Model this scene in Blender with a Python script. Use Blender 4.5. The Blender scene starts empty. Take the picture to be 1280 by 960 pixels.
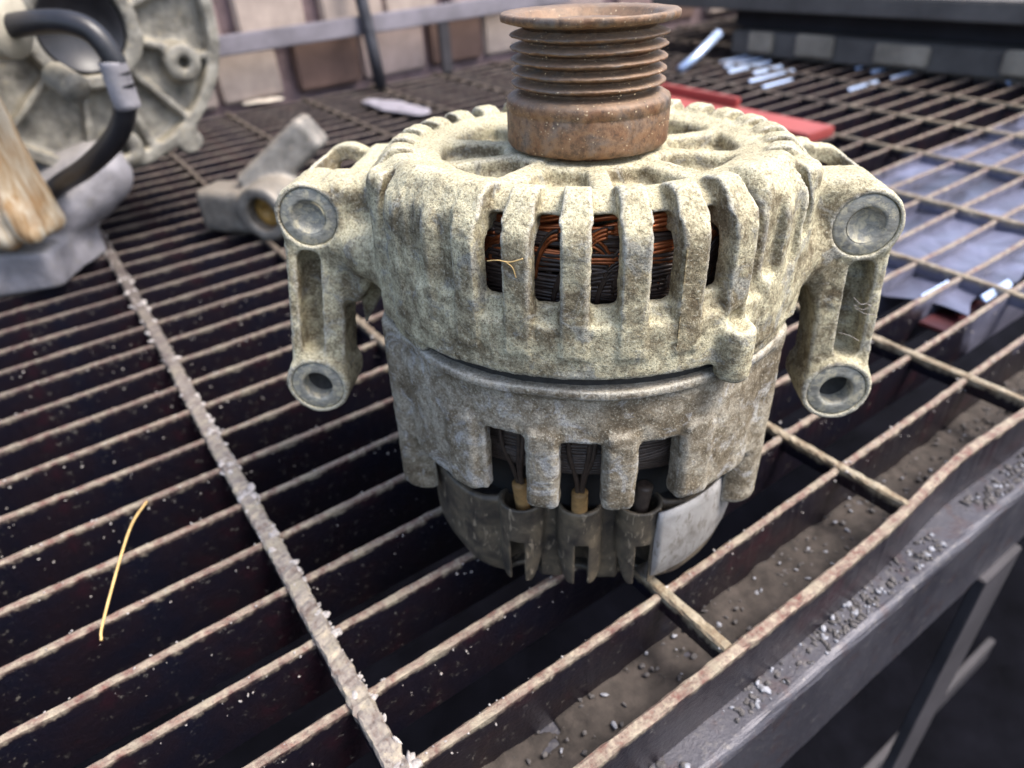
import bpy, bmesh, math, random
import numpy as np
from mathutils import Vector, Matrix

random.seed(7)
rng = np.random.default_rng(11)
S = bpy.context.scene
MM = 0.001
R_ = math.radians

# ------------------------------------------------------------------ camera
cam_d = bpy.data.cameras.new("camera")
cam = bpy.data.objects.new("camera", cam_d)
S.collection.objects.link(cam)
S.camera = cam
_az, _p, _r = 0.11430, 0.6052, -0.0708
fw = Vector((-math.sin(_az), math.cos(_az), 0))
F = Vector((fw.x * math.cos(_p), fw.y * math.cos(_p), -math.sin(_p)))
Rt = Vector((fw.y, -fw.x, 0))
Up = Rt.cross(F)
R2 = math.cos(_r) * Rt + math.sin(_r) * Up
U2 = -math.sin(_r) * Rt + math.cos(_r) * Up
M = Matrix((R2, U2, -F)).transposed().to_4x4()
M.translation = Vector((0, -0.22708, 0.21539))
cam.matrix_world = M
cam_d.sensor_width = 36
cam_d.lens = 866 / 1280 * 36
cam_d.clip_start = 0.01
cam_d.clip_end = 200
cam_d.dof.use_dof = True
cam_d.dof.focus_distance = 0.186
cam_d.dof.aperture_fstop = 11.5

# ------------------------------------------------------------------ light
world = bpy.data.worlds.new("World")
S.world = world
world.use_nodes = True
nt = world.node_tree
bg = nt.nodes["Background"]
sky = nt.nodes.new("ShaderNodeTexSky")
sky.sky_type = 'NISHITA'
sky.sun_disc = False
SUN_EL, SUN_AZ = R_(60), R_(98)          # azimuth clockwise from +Y (behind and right of the part)
sky.sun_elevation = SUN_EL
sky.sun_rotation = SUN_AZ
sky.air_density = 1.0
sky.dust_density = 4.0
nt.links.new(sky.outputs[0], bg.inputs[0])
bg.inputs[1].default_value = 0.15
sd = bpy.data.lights.new("sun", 'SUN')
sd.energy = 1.8
sd.angle = R_(24)
sd.color = (1.0, 0.96, 0.9)
sun = bpy.data.objects.new("sun", sd)
S.collection.objects.link(sun)
sdir = Vector((math.sin(SUN_AZ) * math.cos(SUN_EL), math.cos(SUN_AZ) * math.cos(SUN_EL), math.sin(SUN_EL)))
sun.rotation_euler = sdir.to_track_quat('Z', 'Y').to_euler()
S.view_settings.view_transform = 'Standard'
S.view_settings.look = 'None'
S.view_settings.exposure = 1.3
S.view_settings.gamma = 1.0

# ------------------------------------------------------------------ material helper
class NT:
    def __init__(self, name):
        self.m = bpy.data.materials.new(name)
        self.m.use_nodes = True
        self.t = self.m.node_tree
        self.b = self.t.nodes["Principled BSDF"]
        tc = self.t.nodes.new("ShaderNodeTexCoord")
        self.co = tc.outputs["Object"]
        self.geo = self.t.nodes.new("ShaderNodeNewGeometry")
    def new(self, k): return self.t.nodes.new(k)
    def link(self, a, b): self.t.links.new(a, b)
    def map(self, scale):
        n = self.new("ShaderNodeMapping"); n.inputs["Scale"].default_value = scale
        self.link(self.co, n.inputs[0]); return n.outputs[0]
    def noise(self, size_mm, detail=4, rough=.6, co=None, dist=0):
        n = self.new("ShaderNodeTexNoise")
        n.inputs["Scale"].default_value = 1000.0 / size_mm
        n.inputs["Detail"].default_value = detail
        n.inputs["Roughness"].default_value = rough
        n.inputs["Distortion"].default_value = dist
        self.link(co if co is not None else self.co, n.inputs["Vector"])
        return n.outputs[0]
    def voro(self, size_mm, feat='F1', co=None):
        n = self.new("ShaderNodeTexVoronoi"); n.feature = feat
        n.inputs["Scale"].default_value = 1000.0 / size_mm
        self.link(co if co is not None else self.co, n.inputs["Vector"]); return n.outputs[0]
    def ramp(self, fac, stops):
        n = self.new("ShaderNodeValToRGB"); cr = n.color_ramp
        while len(cr.elements) < len(stops): cr.elements.new(.5)
        for e, (p, c) in zip(cr.elements, stops):
            e.position = p
            e.color = (c, c, c, 1) if isinstance(c, (int, float)) else (*c, 1)
        self.link(fac, n.inputs[0]); return n.outputs[0]
    def mix(self, fac, a, b, mode='MIX'):
        n = self.new("ShaderNodeMix"); n.data_type = 'RGBA'; n.blend_type = mode
        for s, v in ((n.inputs[0], fac), (n.inputs[6], a), (n.inputs[7], b)):
            if isinstance(v, (int, float)): s.default_value = v if s is n.inputs[0] else (v, v, v, 1)
            elif isinstance(v, tuple): s.default_value = (*v, 1)
            else: self.link(v, s)
        return n.outputs[2]
    def math(self, op, a, b=0.0):
        n = self.new("ShaderNodeMath"); n.operation = op
        for s, v in ((n.inputs[0], a), (n.inputs[1], b)):
            if isinstance(v, (int, float)): s.default_value = v
            else: self.link(v, s)
        return n.outputs[0]
    def nz(self):
        s = self.new("ShaderNodeSeparateXYZ"); self.link(self.geo.outputs["Normal"], s.inputs[0]); return s.outputs[2]
    def axis(self, k):
        s = self.new("ShaderNodeSeparateXYZ"); self.link(self.co, s.inputs[0]); return s.outputs[k]
    def bump(self, pairs):
        prev = None
        for h, dist, st in pairs:
            n = self.new("ShaderNodeBump"); n.inputs["Distance"].default_value = dist * MM
            n.inputs["Strength"].default_value = st
            self.link(h, n.inputs["Height"])
            if prev: self.link(prev, n.inputs["Normal"])
            prev = n.outputs[0]
        self.link(prev, self.b.inputs["Normal"])
    def fin(self, col=None, rough=None, metal=0.0, spec=None):
        for k, v in (("Base Color", col), ("Roughness", rough), ("Metallic", metal), ("Specular IOR Level", spec)):
            if v is None: continue
            s = self.b.inputs[k]
            if isinstance(v, (int, float)): s.default_value = v
            elif isinstance(v, tuple): s.default_value = (*v, 1)
            else: self.link(v, s)
        return self.m

def mat_cast(name, pale, mid, dark, grey, dirt_amt=.5, patch=.5):
    """oxidised die-cast aluminium under a crust of pale powder, brown dirt grains and grey scuffs"""
    n = NT(name)
    big = n.noise(15, 4, .6, dist=.3)
    med = n.noise(4.2, 5, .68, dist=.5)
    grain = n.noise(.8, 3, .75)
    fine = n.noise(.36, 2, .7)
    c = n.mix(n.ramp(med, [(.36, 0.0), (.60, 1.0)]), mid, pale)
    pat = n.ramp(big, [(.42, 0.0), (.58, 1.0)])
    c = n.mix(n.math('MULTIPLY', pat, patch), c, n.mix(n.ramp(med, [(.38, 0.), (.64, 1.)]), dark, mid))
    # thin spots where the grey metal shows
    thin = n.ramp(n.noise(11, 6, .72, dist=.8), [(.54, 0.0), (.62, 1.0)])
    c = n.mix(n.math('MULTIPLY', thin, .72), c, grey)
    # powder settles on the faces that look up
    up = n.ramp(n.math('ADD', n.nz(), n.math('MULTIPLY', n.math('SUBTRACT', med, .5), 1.6)), [(.2, 0.0), (.75, 1.0)])
    c = n.mix(n.math('MULTIPLY', up, .62), c, pale)
    # dirt packs into the concave corners and rubs off the ridges (pointiness of the casting itself)
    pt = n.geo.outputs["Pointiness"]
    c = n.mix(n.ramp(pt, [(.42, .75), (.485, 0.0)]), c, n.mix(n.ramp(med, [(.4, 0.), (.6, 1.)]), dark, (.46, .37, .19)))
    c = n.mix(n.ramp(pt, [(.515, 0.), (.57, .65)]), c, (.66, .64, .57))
    # grains, dark and light
    g = n.ramp(grain, [(.37, 1.0), (.49, 0.0)])
    c = n.mix(n.math('MULTIPLY', g, dirt_amt), c, (.07, .055, .035))
    l = n.ramp(grain, [(.56, 0.0), (.68, 1.0)])
    c = n.mix(n.math('MULTIPLY', l, .45), c, (.80, .76, .60))
    g2 = n.ramp(fine, [(.38, 1.0), (.5, 0.0)])
    c = n.mix(n.math('MULTIPLY', g2, dirt_amt * .7), c, (.10, .085, .055))
    n.bump([(big, 1.0, .3), (med, .7, .6), (grain, .36, 1.), (fine, .16, 1.)])
    return n.fin(c, .92, 0, .2)

M_cast = mat_cast("powdery_cast_aluminium", (.64, .585, .395), (.33, .285, .185), (.135, .103, .062), (.32, .32, .29), .62, 1.0)
M_cast_low = mat_cast("brown_dusted_cast_aluminium", (.41, .37, .295), (.215, .175, .12), (.105, .08, .052), (.46, .455, .44), .5, .95)

def mat_steelring():
    n = NT("scraped_grey_steel")
    st = n.noise(3, 5, .7, co=n.map((.8, 1, 1.8)), dist=.6)
    c = n.ramp(st, [(.3, (.15, .145, .125)), (.5, (.29, .285, .25)), (.75, (.44, .43, .37))])
    c = n.mix(n.ramp(n.noise(2.6, 5, .75), [(.5, 0.), (.6, .85)]), c, (.55, .50, .36))
    n.bump([(st, .3, .8), (n.noise(.6, 3), .15, .8)])
    return n.fin(c, .62, .25)
M_ring = mat_steelring()

def mat_rust(name, a, b_, c_, dust=.5, rough=.8):
    n = NT(name)
    big = n.noise(9, 5, .6, dist=.6); med = n.noise(2.2, 5, .7)
    c = n.ramp(big, [(.3, a), (.5, b_), (.7, c_)])
    c = n.mix(n.ramp(med, [(.36, .75), (.56, 0.)]), c, (.05, .028, .018))
    up = n.math('MULTIPLY', n.ramp(n.nz(), [(.2, 0.), (.95, 1.)]), .55)
    c = n.mix(up, c, (.25, .18, .125))
    sp = n.ramp(n.voro(1.6), [(.10, 1.), (.2, 0.)])
    sp = n.math('MULTIPLY', sp, n.ramp(n.noise(7, 3), [(.47, 0.), (.58, 1.)]))
    c = n.mix(n.math('MULTIPLY', sp, dust), c, (.55, .45, .30))
    n.bump([(big, .4, .4), (med, .3, .7), (n.noise(.5, 3), .12, .8)])
    return n.fin(c, rough, .15)
M_rust = mat_rust("rusty_pulley_steel", (.15, .066, .03), (.215, .125, .068), (.13, .115, .105), .9, .55)

def mat_simple(name, col, rough=.6, metal=0., var=.35, size=6, bump=.2, dust=None, spec=None):
    n = NT(name)
    a = n.noise(size, 5, .6); d = tuple(x * (1 - var) for x in col); l = tuple(min(1, x * (1 + var)) for x in col)
    c = n.ramp(a, [(.3, d), (.7, l)])
    if dust:
        up = n.math('MULTIPLY', n.ramp(n.math('ADD', n.nz(), n.math('MULTIPLY', n.math('SUBTRACT', a, .5), 1.5)), [(.3, 0.), (.9, 1.)]), dust[1])
        c = n.mix(up, c, dust[0])
        c = n.mix(n.math('MULTIPLY', n.ramp(n.noise(size * .3, 4, .7), [(.55, 0.), (.68, 1.)]), dust[1]), c, dust[0])
    n.bump([(a, bump * 2, .5), (n.noise(size * .15, 3), bump, .6)])
    return n.fin(c, rough, metal, spec)

def mat_bar(name, top_a, top_b):
    """grating steel: dark burgundy-black painted sides with spatter, tops worn to rust under dust"""
    n = NT(name)
    big = n.noise(30, 4, .6); med = n.noise(5, 5, .7); fine = n.noise(1.2, 4, .7)
    side = n.ramp(big, [(.38, (.007, .007, .014)), (.58, (.012, .008, .012)), (.75, (.030, .008, .013))])
    sp = n.math('MULTIPLY', n.ramp(n.noise(3.2, 5, .75), [(.60, 0.), (.68, 1.)]), n.ramp(n.noise(26, 3), [(.42, 0.), (.62, 1.)]))
    side = n.mix(n.math('MULTIPLY', sp, .8), side, (.22, .205, .18))
    top = n.ramp(med, [(.32, top_a), (.5, top_b), (.68, (.40, .34, .25))])
    top = n.mix(n.ramp(n.noise(18, 4), [(.5, 0.), (.68, .85)]), top, (.33, .29, .21))
    top = n.mix(n.ramp(fine, [(.33, .6), (.46, 0.)]), top, (.08, .05, .042))
    # blue-grey patch painting the sky's reflection on the bar sides at right
    mp = n.new("ShaderNodeMapping"); mp.vector_type = 'TEXTURE'
    mp.inputs["Location"].default_value = (-.054, -.1243, 0); mp.inputs["Rotation"].default_value = (0, 0, math.atan2(.635, .7725))
    n.link(n.geo.outputs["Position"], mp.inputs[0])
    sx = n.new("ShaderNodeSeparateXYZ"); n.link(mp.outputs[0], sx.inputs[0])
    wob = n.math('MULTIPLY', n.math('SUBTRACT', n.noise(70, 3, .6, co=n.geo.outputs["Position"]), .5), .16)
    ux = n.math('ABSOLUTE', n.math('SUBTRACT', sx.outputs[0], .62)); uy = n.math('ABSOLUTE', n.math('SUBTRACT', sx.outputs[1], .105))
    dd = n.math('MAXIMUM', n.math('SUBTRACT', ux, .235), n.math('SUBTRACT', uy, .105))
    sky_refl = n.ramp(n.math('ADD', n.math('MULTIPLY', n.math('ADD', dd, wob), 18.0), .5), [(.35, 1.), (.65, 0.)])
    side = n.mix(n.math('MULTIPLY', sky_refl, .9), side, n.ramp(n.noise(14, 4), [(.3, (.10, .10, .14)), (.7, (.20, .20, .27))]))
    # the worn edge runs a few tenths of a millimetre to a few mm down the sides
    zz = n.axis(2)
    w = n.math('ADD', n.math('MULTIPLY', zz, 1000.0), n.math('MULTIPLY', n.math('SUBTRACT', med, .5), 7.0))
    m1 = n.ramp(n.math('ADD', n.math('MULTIPLY', w, .28), 1.0), [(.2, 0.), (.75, 1.)])
    up = n.ramp(n.nz(), [(.3, 0.), (.8, 1.)])
    m = n.math('MAXIMUM', n.math('MULTIPLY', up, .95), n.math('MULTIPLY', m1, .8))
    # bar tops get darker towards the far side, with a ragged boundary
    fard = n.math('ADD', sx.outputs[1], n.math('MULTIPLY', n.math('SUBTRACT', n.noise(160, 3, .6, co=n.geo.outputs["Position"]), .5), .35))
    fmask = n.ramp(fard, [(.14, 0.), (.42, .72)])
    top = n.mix(fmask, top, (.045, .034, .034))
    c = n.mix(m, side, top)
    n.bump([(med, .8, .6), (fine, .3, .8)])
    rg = n.ramp(m, [(0, .3), (1, .75)])
    return n.fin(c, rg, .1)
M_bar = mat_bar("painted_grating_steel", (.15, .055, .042), (.235, .175, .135))
M_rod = mat_bar("grimy_rod_steel", (.13, .085, .065), (.235, .205, .18))
M_rodR = mat_bar("brown_rod_steel", (.16, .10, .06), (.24, .19, .12))
M_grime = mat_simple("pale_grime_lumps", (.36, .33, .31), .9, 0, .45, 1.5, .2)
M_grime2 = mat_simple("dark_grit", (.085, .078, .078), .9, 0, .6, 2, .2)
M_copper = mat_simple("varnished_copper_wire", (.40, .13, .05), .34, .75, .6, 5, .02)
M_varn = mat_simple("burnt_winding_varnish", (.045, .030, .024), .42, .0, .6, 4, .05)
M_tape = mat_simple("dark_brown_winding_tape", (.05, .036, .028), .5, 0, .4, 2, .06)
M_sleeve = mat_simple("tan_terminal_sleeve", (.27, .16, .06), .6, 0, .3, 2, .05)
M_black = mat_simple("black_interior", (.006, .006, .007), .9, 0, .3, 5, .1)  # plain near-black for the body behind the windings
M_core = mat_simple("dark_stator_laminations", (.03, .028, .026), .8, .1, .4, 2, .1)

def mat_plastic():
    n = NT("dusty_brown_black_plastic")
    a = n.noise(9, 5, .65, dist=.5)
    c = n.ramp(a, [(.32, (.030, .026, .023)), (.5, (.075, .062, .045)), (.7, (.15, .12, .08))])
    scr = n.ramp(n.noise(2.4, 4, .6, co=n.map((1, 1, .35)), dist=.6), [(.60, 0.), (.66, 1.)])
    c = n.mix(n.math('MULTIPLY', scr, .6), c, (.33, .27, .19))
    n.bump([(a, .3, .4), (scr, .12, .5), (n.noise(.7, 3), .05, .5)])
    return n.fin(c, .48, 0)
M_plastic = mat_plastic()
def mat_cover_sheen():  # pale grey carries the sky's sheen, with real scuffs and dirt
    n = NT("scuffed_grey_sheen")
    a = n.noise(14, 5, .65, dist=.6); b = n.noise(3, 5, .7, co=n.map((1, 1, .5)))
    c = n.ramp(a, [(.34, (.17, .155, .14)), (.5, (.30, .285, .27)), (.68, (.38, .365, .35))])
    c = n.mix(n.ramp(b, [(.54, 0.), (.66, .8)]), c, (.12, .10, .075))
    n.bump([(a, .3, .4), (b, .12, .6)])
    return n.fin(c, n.ramp(b, [(.4, .38), (.65, .7)]), .15)
M_cover_sheen = mat_cover_sheen()

# ------------------------------------------------------------------ object helpers
COL = S.collection
def empty(name, loc=(0, 0, 0), rot=0.0, label=None, cat=None, group=None):
    o = bpy.data.objects.new(name, None); COL.objects.link(o)
    o.empty_display_size = .01
    o.location = Vector(loc) * MM; o.rotation_euler = (0, 0, rot)
    if label: o["label"] = label
    if cat: o["category"] = cat
    if group: o["group"] = group
    return o
def link(name, me, mat, parent=None, smooth=True):
    o = bpy.data.objects.new(name, me); COL.objects.link(o)
    if mat:
        if isinstance(mat, (list, tuple)):
            for m in mat: me.materials.append(m)
        elif not me.materials: me.materials.append(mat)
    if parent: o.parent = parent
    if smooth and len(me.polygons):
        me.polygons.foreach_set("use_smooth", np.ones(len(me.polygons), bool))
    return o
def mesh_np(name, V, Fq):
    """V in mm, faces an (n,3|4) array or list"""
    me = bpy.data.meshes.new(name)
    V = np.asarray(V, np.float32) * MM
    if isinstance(Fq, np.ndarray):
        k = Fq.shape[1]
        me.vertices.add(len(V)); me.vertices.foreach_set("co", V.ravel())
        me.loops.add(Fq.size); me.loops.foreach_set("vertex_index", Fq.astype(np.int32).ravel())
        me.polygons.add(len(Fq)); me.polygons.foreach_set("loop_start", np.arange(0, Fq.size, k, dtype=np.int32))
        me.update(calc_edges=True); me.validate()
    else:
        me.from_pydata(V.tolist(), [], [list(f) for f in Fq]); me.update()
    return me
def join_np(parts):
    Vs, Fs, o = [], [], 0
    for V, Fq in parts:
        Vs.append(V); Fs.append(Fq + o); o += len(V)
    return np.concatenate(Vs), np.concatenate(Fs)

def vnoise(P, size, seed=0):
    """smooth value noise of points P (mm); returns -1..1"""
    r = np.random.default_rng(seed); N = 64
    L = r.uniform(-1, 1, (N, N, N)).astype(np.float32)
    Q = P / size + 17.3; I = np.floor(Q).astype(int); f = Q - I; f = f * f * (3 - 2 * f)
    out = 0
    for dx in (0, 1):
        for dy in (0, 1):
            for dz in (0, 1):
                w = (f[:, 0] if dx else 1 - f[:, 0]) * (f[:, 1] if dy else 1 - f[:, 1]) * (f[:, 2] if dz else 1 - f[:, 2])
                out = out + w * L[(I[:, 0] + dx) % N, (I[:, 1] + dy) % N, (I[:, 2] + dz) % N]
    return out

# ---- signed distance modelling: fields on a grid, surfaced with surface nets
class Grid:
    def __init__(s, lo, hi, h):
        s.lo = np.array(lo, float); s.h = h
        n = [int((b - a) / h) + 1 for a, b in zip(lo, hi)]
        s.x = (lo[0] + h * np.arange(n[0])).astype(np.float32)[:, None, None]
        s.y = (lo[1] + h * np.arange(n[1])).astype(np.float32)[None, :, None]
        s.z = (lo[2] + h * np.arange(n[2])).astype(np.float32)[None, None, :]
        s.n = n
        s.R = np.sqrt(s.x ** 2 + s.y ** 2)
        s.T = np.arctan2(s.x, -s.y)          # angle round the axis, 0 towards the viewer
    def full(s): return np.full(s.n, 1e3, np.float32)
def smin(a, b, k):
    h = np.clip(.5 + .5 * (b - a) / k, 0, 1)
    return b + (a - b) * h - k * h * (1 - h)
def smax(a, b, k): return -smin(-a, -b, k)
def box2(a, b, ra, rb, rr=0.):
    qa = np.abs(a) - (ra - rr); qb = np.abs(b) - (rb - rr)
    return np.sqrt(np.maximum(qa, 0) ** 2 + np.maximum(qb, 0) ** 2) + np.minimum(np.maximum(qa, qb), 0) - rr
def box3(a, b, c, ra, rb, rc, rr=0.):
    qa = np.abs(a) - (ra - rr); qb = np.abs(b) - (rb - rr); qc = np.abs(c) - (rc - rr)
    return np.sqrt(np.maximum(qa, 0) ** 2 + np.maximum(qb, 0) ** 2 + np.maximum(qc, 0) ** 2) + np.minimum(np.maximum(np.maximum(qa, qb), qc), 0) - rr
def cyl(rad, ax, R0, h0, h1, rr=.5):      # rad: distance from axis, ax: coordinate along it
    return box2(rad, ax - (h0 + h1) / 2, R0, (h1 - h0) / 2, rr)
def capsule(g, a, b, ra, rb=None):
    a = np.array(a, float); b = np.array(b, float); rb = ra if rb is None else rb
    d = b - a; L = d @ d
    t = np.clip(((g.x - a[0]) * d[0] + (g.y - a[1]) * d[1] + (g.z - a[2]) * d[2]) / L, 0, 1)
    return np.sqrt((g.x - a[0] - t * d[0]) ** 2 + (g.y - a[1] - t * d[1]) ** 2 + (g.z - a[2] - t * d[2]) ** 2) - (ra + (rb - ra) * t)

def surface_nets(g, D, noise=()):
    D = D.astype(np.float32)
    D[0] = D[-1] = np.maximum(D[0], .01); D[:, 0] = np.maximum(D[:, 0], .01); D[:, -1] = np.maximum(D[:, -1], .01)
    D[-1] = np.maximum(D[-1], .01); D[:, :, 0] = np.maximum(D[:, :, 0], .01); D[:, :, -1] = np.maximum(D[:, :, -1], .01)
    I = D < 0
    nx, ny, nz = D.shape
    cnt = np.zeros((nx - 1, ny - 1, nz - 1), np.int8)
    for dx in (0, 1):
        for dy in (0, 1):
            for dz in (0, 1):
                cnt += I[dx:nx - 1 + dx, dy:ny - 1 + dy, dz:nz - 1 + dz]
    act = (cnt > 0) & (cnt < 8)
    ci, cj, ck = np.nonzero(act)
    idx = np.full(act.shape, -1, np.int32); idx[ci, cj, ck] = np.arange(len(ci))
    cor = {}
    for c in [(a, b, d) for a in (0, 1) for b in (0, 1) for d in (0, 1)]:
        cor[c] = D[ci + c[0], cj + c[1], ck + c[2]]
    acc = np.zeros((len(ci), 3)); num = np.zeros(len(ci))
    for ax in range(3):
        for c in cor:
            if c[ax]: continue
            e = list(c); e[ax] = 1; e = tuple(e)
            a, b = cor[c], cor[e]; m = (a < 0) != (b < 0)
            t = np.where(m, a / np.where(m, a - b, 1), 0)
            p = np.array(c, float)[None].repeat(len(ci), 0); p[:, ax] = t
            acc += p * m[:, None]; num += m
    V = g.lo + g.h * (np.stack([ci, cj, ck], 1) + acc / num[:, None])
    Q = []
    for ax in range(3):
        sl0 = [slice(None)] * 3; sl1 = [slice(None)] * 3
        sl0[ax] = slice(0, -1); sl1[ax] = slice(1, None)
        A, B = I[tuple(sl0)], I[tuple(sl1)]
        e = A != B
        i = np.array(np.nonzero(e)); u, v = [(1, 2), (2, 0), (0, 1)][ax]
        ok = (i[u] > 0) & (i[v] > 0) & (i[u] < D.shape[u] - 1) & (i[v] < D.shape[v] - 1)
        i = i[:, ok]; fl = A[tuple(i)]
        def cell(du, dv):
            j = i.copy(); j[u] -= du; j[v] -= dv; return idx[j[0], j[1], j[2]]
        q = np.stack([cell(1, 1), cell(0, 1), cell(0, 0), cell(1, 0)], 1)
        q[~fl] = q[~fl][:, ::-1]
        Q.append(q)
    Q = np.concatenate(Q); Q = Q[(Q >= 0).all(1)]
    if noise:
        # normals from the field's gradient, then push the skin in and out
        i0 = np.clip(ci, 1, nx - 3); j0 = np.clip(cj, 1, ny - 3); k0 = np.clip(ck, 1, nz - 3)
        N = np.stack([D[i0 + 1, j0, k0] - D[i0 - 1, j0, k0], D[i0, j0 + 1, k0] - D[i0, j0 - 1, k0], D[i0, j0, k0 + 1] - D[i0, j0, k0 - 1]], 1)
        N /= np.linalg.norm(N, axis=1)[:, None] + 1e-6
        for s, (size, amp) in enumerate(noise):
            V = V + N * (vnoise(V, size, 100 + s) * amp)[:, None]
    return V, Q.astype(np.int32)

def lathe(prof, n=96, close=True):
    prof = np.array(prof, float); m = len(prof)
    t = np.linspace(0, 2 * math.pi, n, endpoint=False)
    V = np.stack([prof[None, :, 0] * np.cos(t)[:, None], prof[None, :, 0] * np.sin(t)[:, None], np.repeat(prof[None, :, 1], n, 0)], 2).reshape(-1, 3)
    a = np.arange(n)[:, None] * m + np.arange(m - 1)[None]
    b = ((np.arange(n)[:, None] + 1) % n) * m + np.arange(m - 1)[None]
    Fq = np.stack([a, b, b + 1, a + 1], 2).reshape(-1, 4)
    return V, Fq
def tube(pts, r, n=8):
    P = np.array(pts, float); m = len(P)
    rr = np.broadcast_to(np.array(r, float), (m,))
    T = np.gradient(P, axis=0); T /= np.linalg.norm(T, axis=1)[:, None] + 1e-9
    ref = np.array([0, 0, 1.]) if abs(T[:, 2]).mean() < .8 else np.array([1., 0, 0])
    A = np.cross(T, ref); A /= np.linalg.norm(A, axis=1)[:, None] + 1e-9
    B = np.cross(T, A)
    t = np.linspace(0, 2 * math.pi, n, endpoint=False)
    V = P[:, None] + rr[:, None, None] * (A[:, None] * np.cos(t)[None, :, None] + B[:, None] * np.sin(t)[None, :, None])
    V = V.reshape(-1, 3)
    a = np.arange(m - 1)[:, None] * n + np.arange(n)[None]; b = np.arange(m - 1)[:, None] * n + (np.arange(n)[None] + 1) % n
    Fq = np.stack([a, b, b + n, a + n], 2).reshape(-1, 4)
    V = np.concatenate([V, P[:1], P[-1:]]); c0, c1 = len(V) - 2, len(V) - 1
    k = np.arange(n); k2 = (k + 1) % n
    cap = np.concatenate([np.stack([k2, k, np.full(n, c0), np.full(n, c0)], 1), np.stack([k + (m - 1) * n, k2 + (m - 1) * n, np.full(n, c1), np.full(n, c1)], 1)])
    return V, Fq, cap
def tubes_mesh(name, lst):
    Vs, Fs, o = [], [], 0
    for pts, r, n in lst:
        V, Fq, cap = tube(pts, r, n)
        Vs.append(V); Fs += (Fq + o).tolist() + [list(dict.fromkeys(c)) for c in (cap + o).tolist()]; o += len(V)
    return mesh_np(name, np.concatenate(Vs), Fs)
def spline(pts, n=40):
    P = np.array(pts, float); P = np.concatenate([2 * P[:1] - P[1:2], P, 2 * P[-1:] - P[-2:-1]])
    out = []
    segs = len(P) - 3
    for i in range(segs):
        for t in np.linspace(0, 1, max(2, n // segs), endpoint=(i == segs - 1)):
            a, b, c, d = P[i:i + 4]
            out.append(.5 * (2 * b + (c - a) * t + (2 * a - 5 * b + 4 * c - d) * t ** 2 + (3 * b - a - 3 * c + d) * t ** 3))
    return np.array(out)
# an irregular lump template, scattered many times into one mesh
def _lump():
    bm = bmesh.new(); bmesh.ops.create_icosphere(bm, subdivisions=2, radius=1)
    V = np.array([v.co[:] for v in bm.verts]); Fq = np.array([[v.index for v in f.verts] for f in bm.faces]); bm.free(); return V, Fq
LV, LF = _lump()
def lumps(name, pos, size, mat, flat=.65, kind='stuff', parent=None, label=None, cat=None):
    pos = np.asarray(pos, float); n = len(pos); size = np.broadcast_to(np.asarray(size, float), (n,))
    V = np.repeat(LV[None], n, 0)
    for k in range(3):                       # bumpy, differently for each lump
        d = rng.normal(size=(n, 1, 3)); d /= np.linalg.norm(d, axis=2, keepdims=True)
        V = V * (1 + .22 * np.sin(3.1 * (V * d).sum(2, keepdims=True) + rng.uniform(0, 6, (n, 1, 1))))
    sc = rng.uniform(.6, 1.35, (n, 1, 3)) * size[:, None, None]; sc[:, :, 2] *= flat
    V = V * sc
    a = rng.uniform(0, 6.28, n); c, s = np.cos(a)[:, None], np.sin(a)[:, None]
    V = np.stack([V[:, :, 0] * c - V[:, :, 1] * s, V[:, :, 0] * s + V[:, :, 1] * c, V[:, :, 2]], 2) + pos[:, None]
    Fq = (LF[None] + (np.arange(n) * len(LV))[:, None, None]).reshape(-1, 3)
    o = link(name, mesh_np(name, V.reshape(-1, 3), Fq), mat, parent)
    if kind: o["kind"] = kind
    if label: o["label"] = label
    if cat: o["category"] = cat
    return o

# grating frame of reference: X along the bearing bars, Y along the cross rods
GO = np.array([-54.0, -124.3]); GX = np.array([.7725, .6350]); GY = np.array([-.6350, .7725])
GROT = math.atan2(GX[1], GX[0])
def gp(a, b, z=0): p = GO + GX * a + GY * b; return (p[0], p[1], z)
PITCH, ROD = 30.0, 110.35

# ================================================================== SETTING
gm = mat_simple("shade_black_ground", (.004, .004, .006), .95, 0, .5, 90, 3, spec=.05)  # near-black colour stands in for the shade under the bench
V = np.array([(-9000, -9000, -820), (9000, -9000, -820), (9000, 9000, -820), (-9000, 9000, -820)], float)
o = link("ground", mesh_np("ground", V, np.array([[0, 1, 2, 3]])), gm, None, False); o["kind"] = "structure"

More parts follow.
